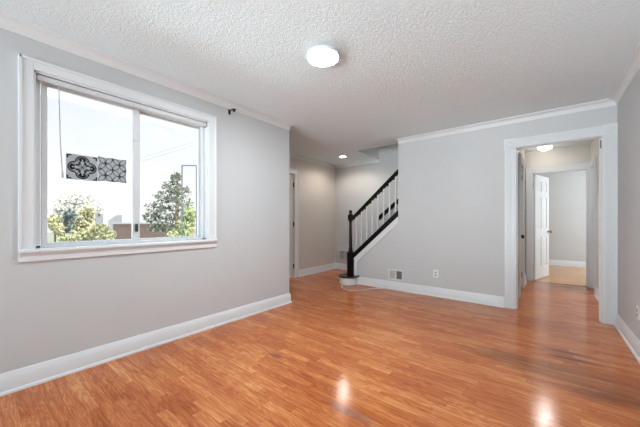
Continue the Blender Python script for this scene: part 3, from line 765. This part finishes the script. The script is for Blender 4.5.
plant('olive_hedge', 'low olive hedge above the sill of the left pane', 'shrub', at(92, 12),
      [cl(84, 236, 9, 6, 12), cl(96, 234, 9, 7, 12), cl(107, 235, 8, 7, 12), cl(66, 238, 7, 4, 12), cl(100, 229, 8, 6, 12)], 1500, .065, 11, G5, bark, .06, zat(232, 12))
D = 30
plant('pale_tree', 'pale wide tree rising behind the yellow tree', 'tree', at(74, D),
      [cl(66, 201, 9, 4, D), cl(78, 197, 12, 3, D), cl(90, 202, 10, 4, D), cl(60, 210, 8, 5, D), cl(74, 208, 12, 5, D), cl(95, 210, 7, 4, D)], 850, .16, 12, G4, bark, .16, zat(203, D))
# brick building, church spire, frame, wires
def rbox(b, u0, u1, depth, z0, z1, dd, mi=0):
    p, q = at(u0, depth), at(u1, depth); n = Vector((-ST_, CT)) * dd
    b.prism([(p.x, p.y, z0), (q.x, q.y, z0), (q.x + n.x, q.y + n.y, z0), (p.x + n.x, p.y + n.y, z0)], (0, 0, z1 - z0), mi)
brick, bt, bb_ = base('weathered_brick')
br = nd(bt, 'ShaderNodeTexBrick'); br.inputs['Scale'].default_value = 3; br.inputs['Color1'].default_value = lin((150, 128, 118)); br.inputs['Color2'].default_value = lin((134, 112, 104)); br.inputs['Mortar'].default_value = lin((170, 150, 140))
bc = nd(bt, 'ShaderNodeTexCoord'); bm_ = nd(bt, 'ShaderNodeMapping'); bm_.inputs['Rotation'].default_value = (R(90), 0, 0)
bt.links.new(bc.outputs['Object'], bm_.inputs[0]); bt.links.new(bm_.outputs[0], br.inputs['Vector']); bt.links.new(br.outputs[0], bb_.inputs['Base Color']); bb_.inputs['Roughness'].default_value = .9
pole_grey = paint('weathered_lead', (140, 141, 148), .8, 0, 1, .05); stone = paint('pale_stone', (176, 177, 184), .9, 0, 1, .05); slate = paint('grey_slate', (176, 178, 184), .8, 0, 1, .08)
D = 26; p = at(136, D)
e = tag(empty('brick_building', (p.x, p.y, GZ)), 'low brown brick building beyond the trees, seen low in both panes', 'building')
b = MB(); rbox(b, 113, 170, D, GZ, zat(224, D), 5); b.done('wall', brick, e)
b = MB(); rbox(b, 112, 171, D - .3, zat(224, D), zat(222.3, D), 5.6); b.done('roof', slate, e)
D = 48; p = at(99, D)
e = tag(empty('church', (p.x, p.y, GZ)), 'distant white church with a pointed spire in the left pane', 'church')
b = MB(); rbox(b, 95, 103.5, D, GZ, zat(214, D), 1.5); b.done('tower', stone, e)
b = MB(); k = D / 280.87; q = at(99.2, D + .7)
b.lathe([(4.6 * k, zat(214, D)), (2.4 * k, zat(206, D)), (.05, zat(199, D))], (q.x, q.y, 0), 'Z', 8); b.done('spire', pole_grey, e)
b = MB(); rbox(b, 98.6, 100, D - .04, zat(216, D), zat(209, D), .2); k_ = b.done('louvre_opening', M['greyink'], e)
b = MB(); rbox(b, 103, 122, D + 1, GZ, zat(223, D), 8); b.done('nave', stone, e)
pa, pb = at(103, D + 1), at(122, D + 1); n = Vector((-ST_, CT)) * 8
b = MB(); zr0, zr1 = zat(223, D), zat(215, D); pm = at(117, D + 1)
b.prism([(pa.x, pa.y, zr0), (pb.x, pb.y, zr0), (pb.x, pb.y, zr1), (pm.x, pm.y, zr1)], (n.x, n.y, 0)); b.done('roof', stone, e)
D = 6.2; f0, f1 = at(182, D), at(196.5, D)
pole = paint('blue_grey_metal', (88, 92, 100), .5, 0, 1, .05)
e = tag(empty('metal_frame', (f0.x, f0.y, GZ)), 'thin grey metal pole frame standing outside the right pane', 'frame')
for q in (f0, f1):
    b = MB(); b.tube([(q.x, q.y, GZ), (q.x, q.y, zat(165.5, D))], .014); b.done('pole', pole, e, smooth=True)
b = MB(); b.tube([(f0.x, f0.y, zat(165.5, D)), (f1.x, f1.y, zat(165.5, D))], .014); b.done('crossbar', pole, e, smooth=True)
wood = paint('weathered_pole_wood', (122, 112, 102), .9, 0, 1, .15)
ends = []
for u, D, vt, lab in ((238, 12, 122, 'grey wooden utility pole near the house, right of the window'), (14, 44, 188, 'distant grey wooden utility pole, left of the window')):
    q = at(u, D); zt_ = zat(vt, D)
    e = tag(empty('utility_pole', (q.x, q.y, GZ)), lab, 'utility pole')
    b = MB(); b.lathe([(.13, GZ), (.09, zt_ + .25)], (q.x, q.y, 0), 'Z', 12); b.done('post', wood, e, smooth=True)
    b = MB(); b.box(q.x - .06, q.x + .06, q.y - .5, q.y + .5, zt_ - .1, zt_); b.done('crossarm', wood, e)
    ends.append((q, zt_))
for dz, dy, lab in ((.0, .42, 'upper'), (-.42, .0, 'lower')):
    (a, za), (c_, zc) = ends; pts = []
    for i in range(25):
        u = i / 24; q = a.lerp(c_, u); pts.append((q.x - .09 * (dy == 0), q.y + dy, za * (1 - u) + zc * u + dz - .5 * math.sin(math.pi * u)))
    b = MB(); b.tube(pts, .011, 6); tag(b.done('overhead_wire', slate), f'thin overhead wire crossing the sky in the right pane, the {lab} of two', 'wire')
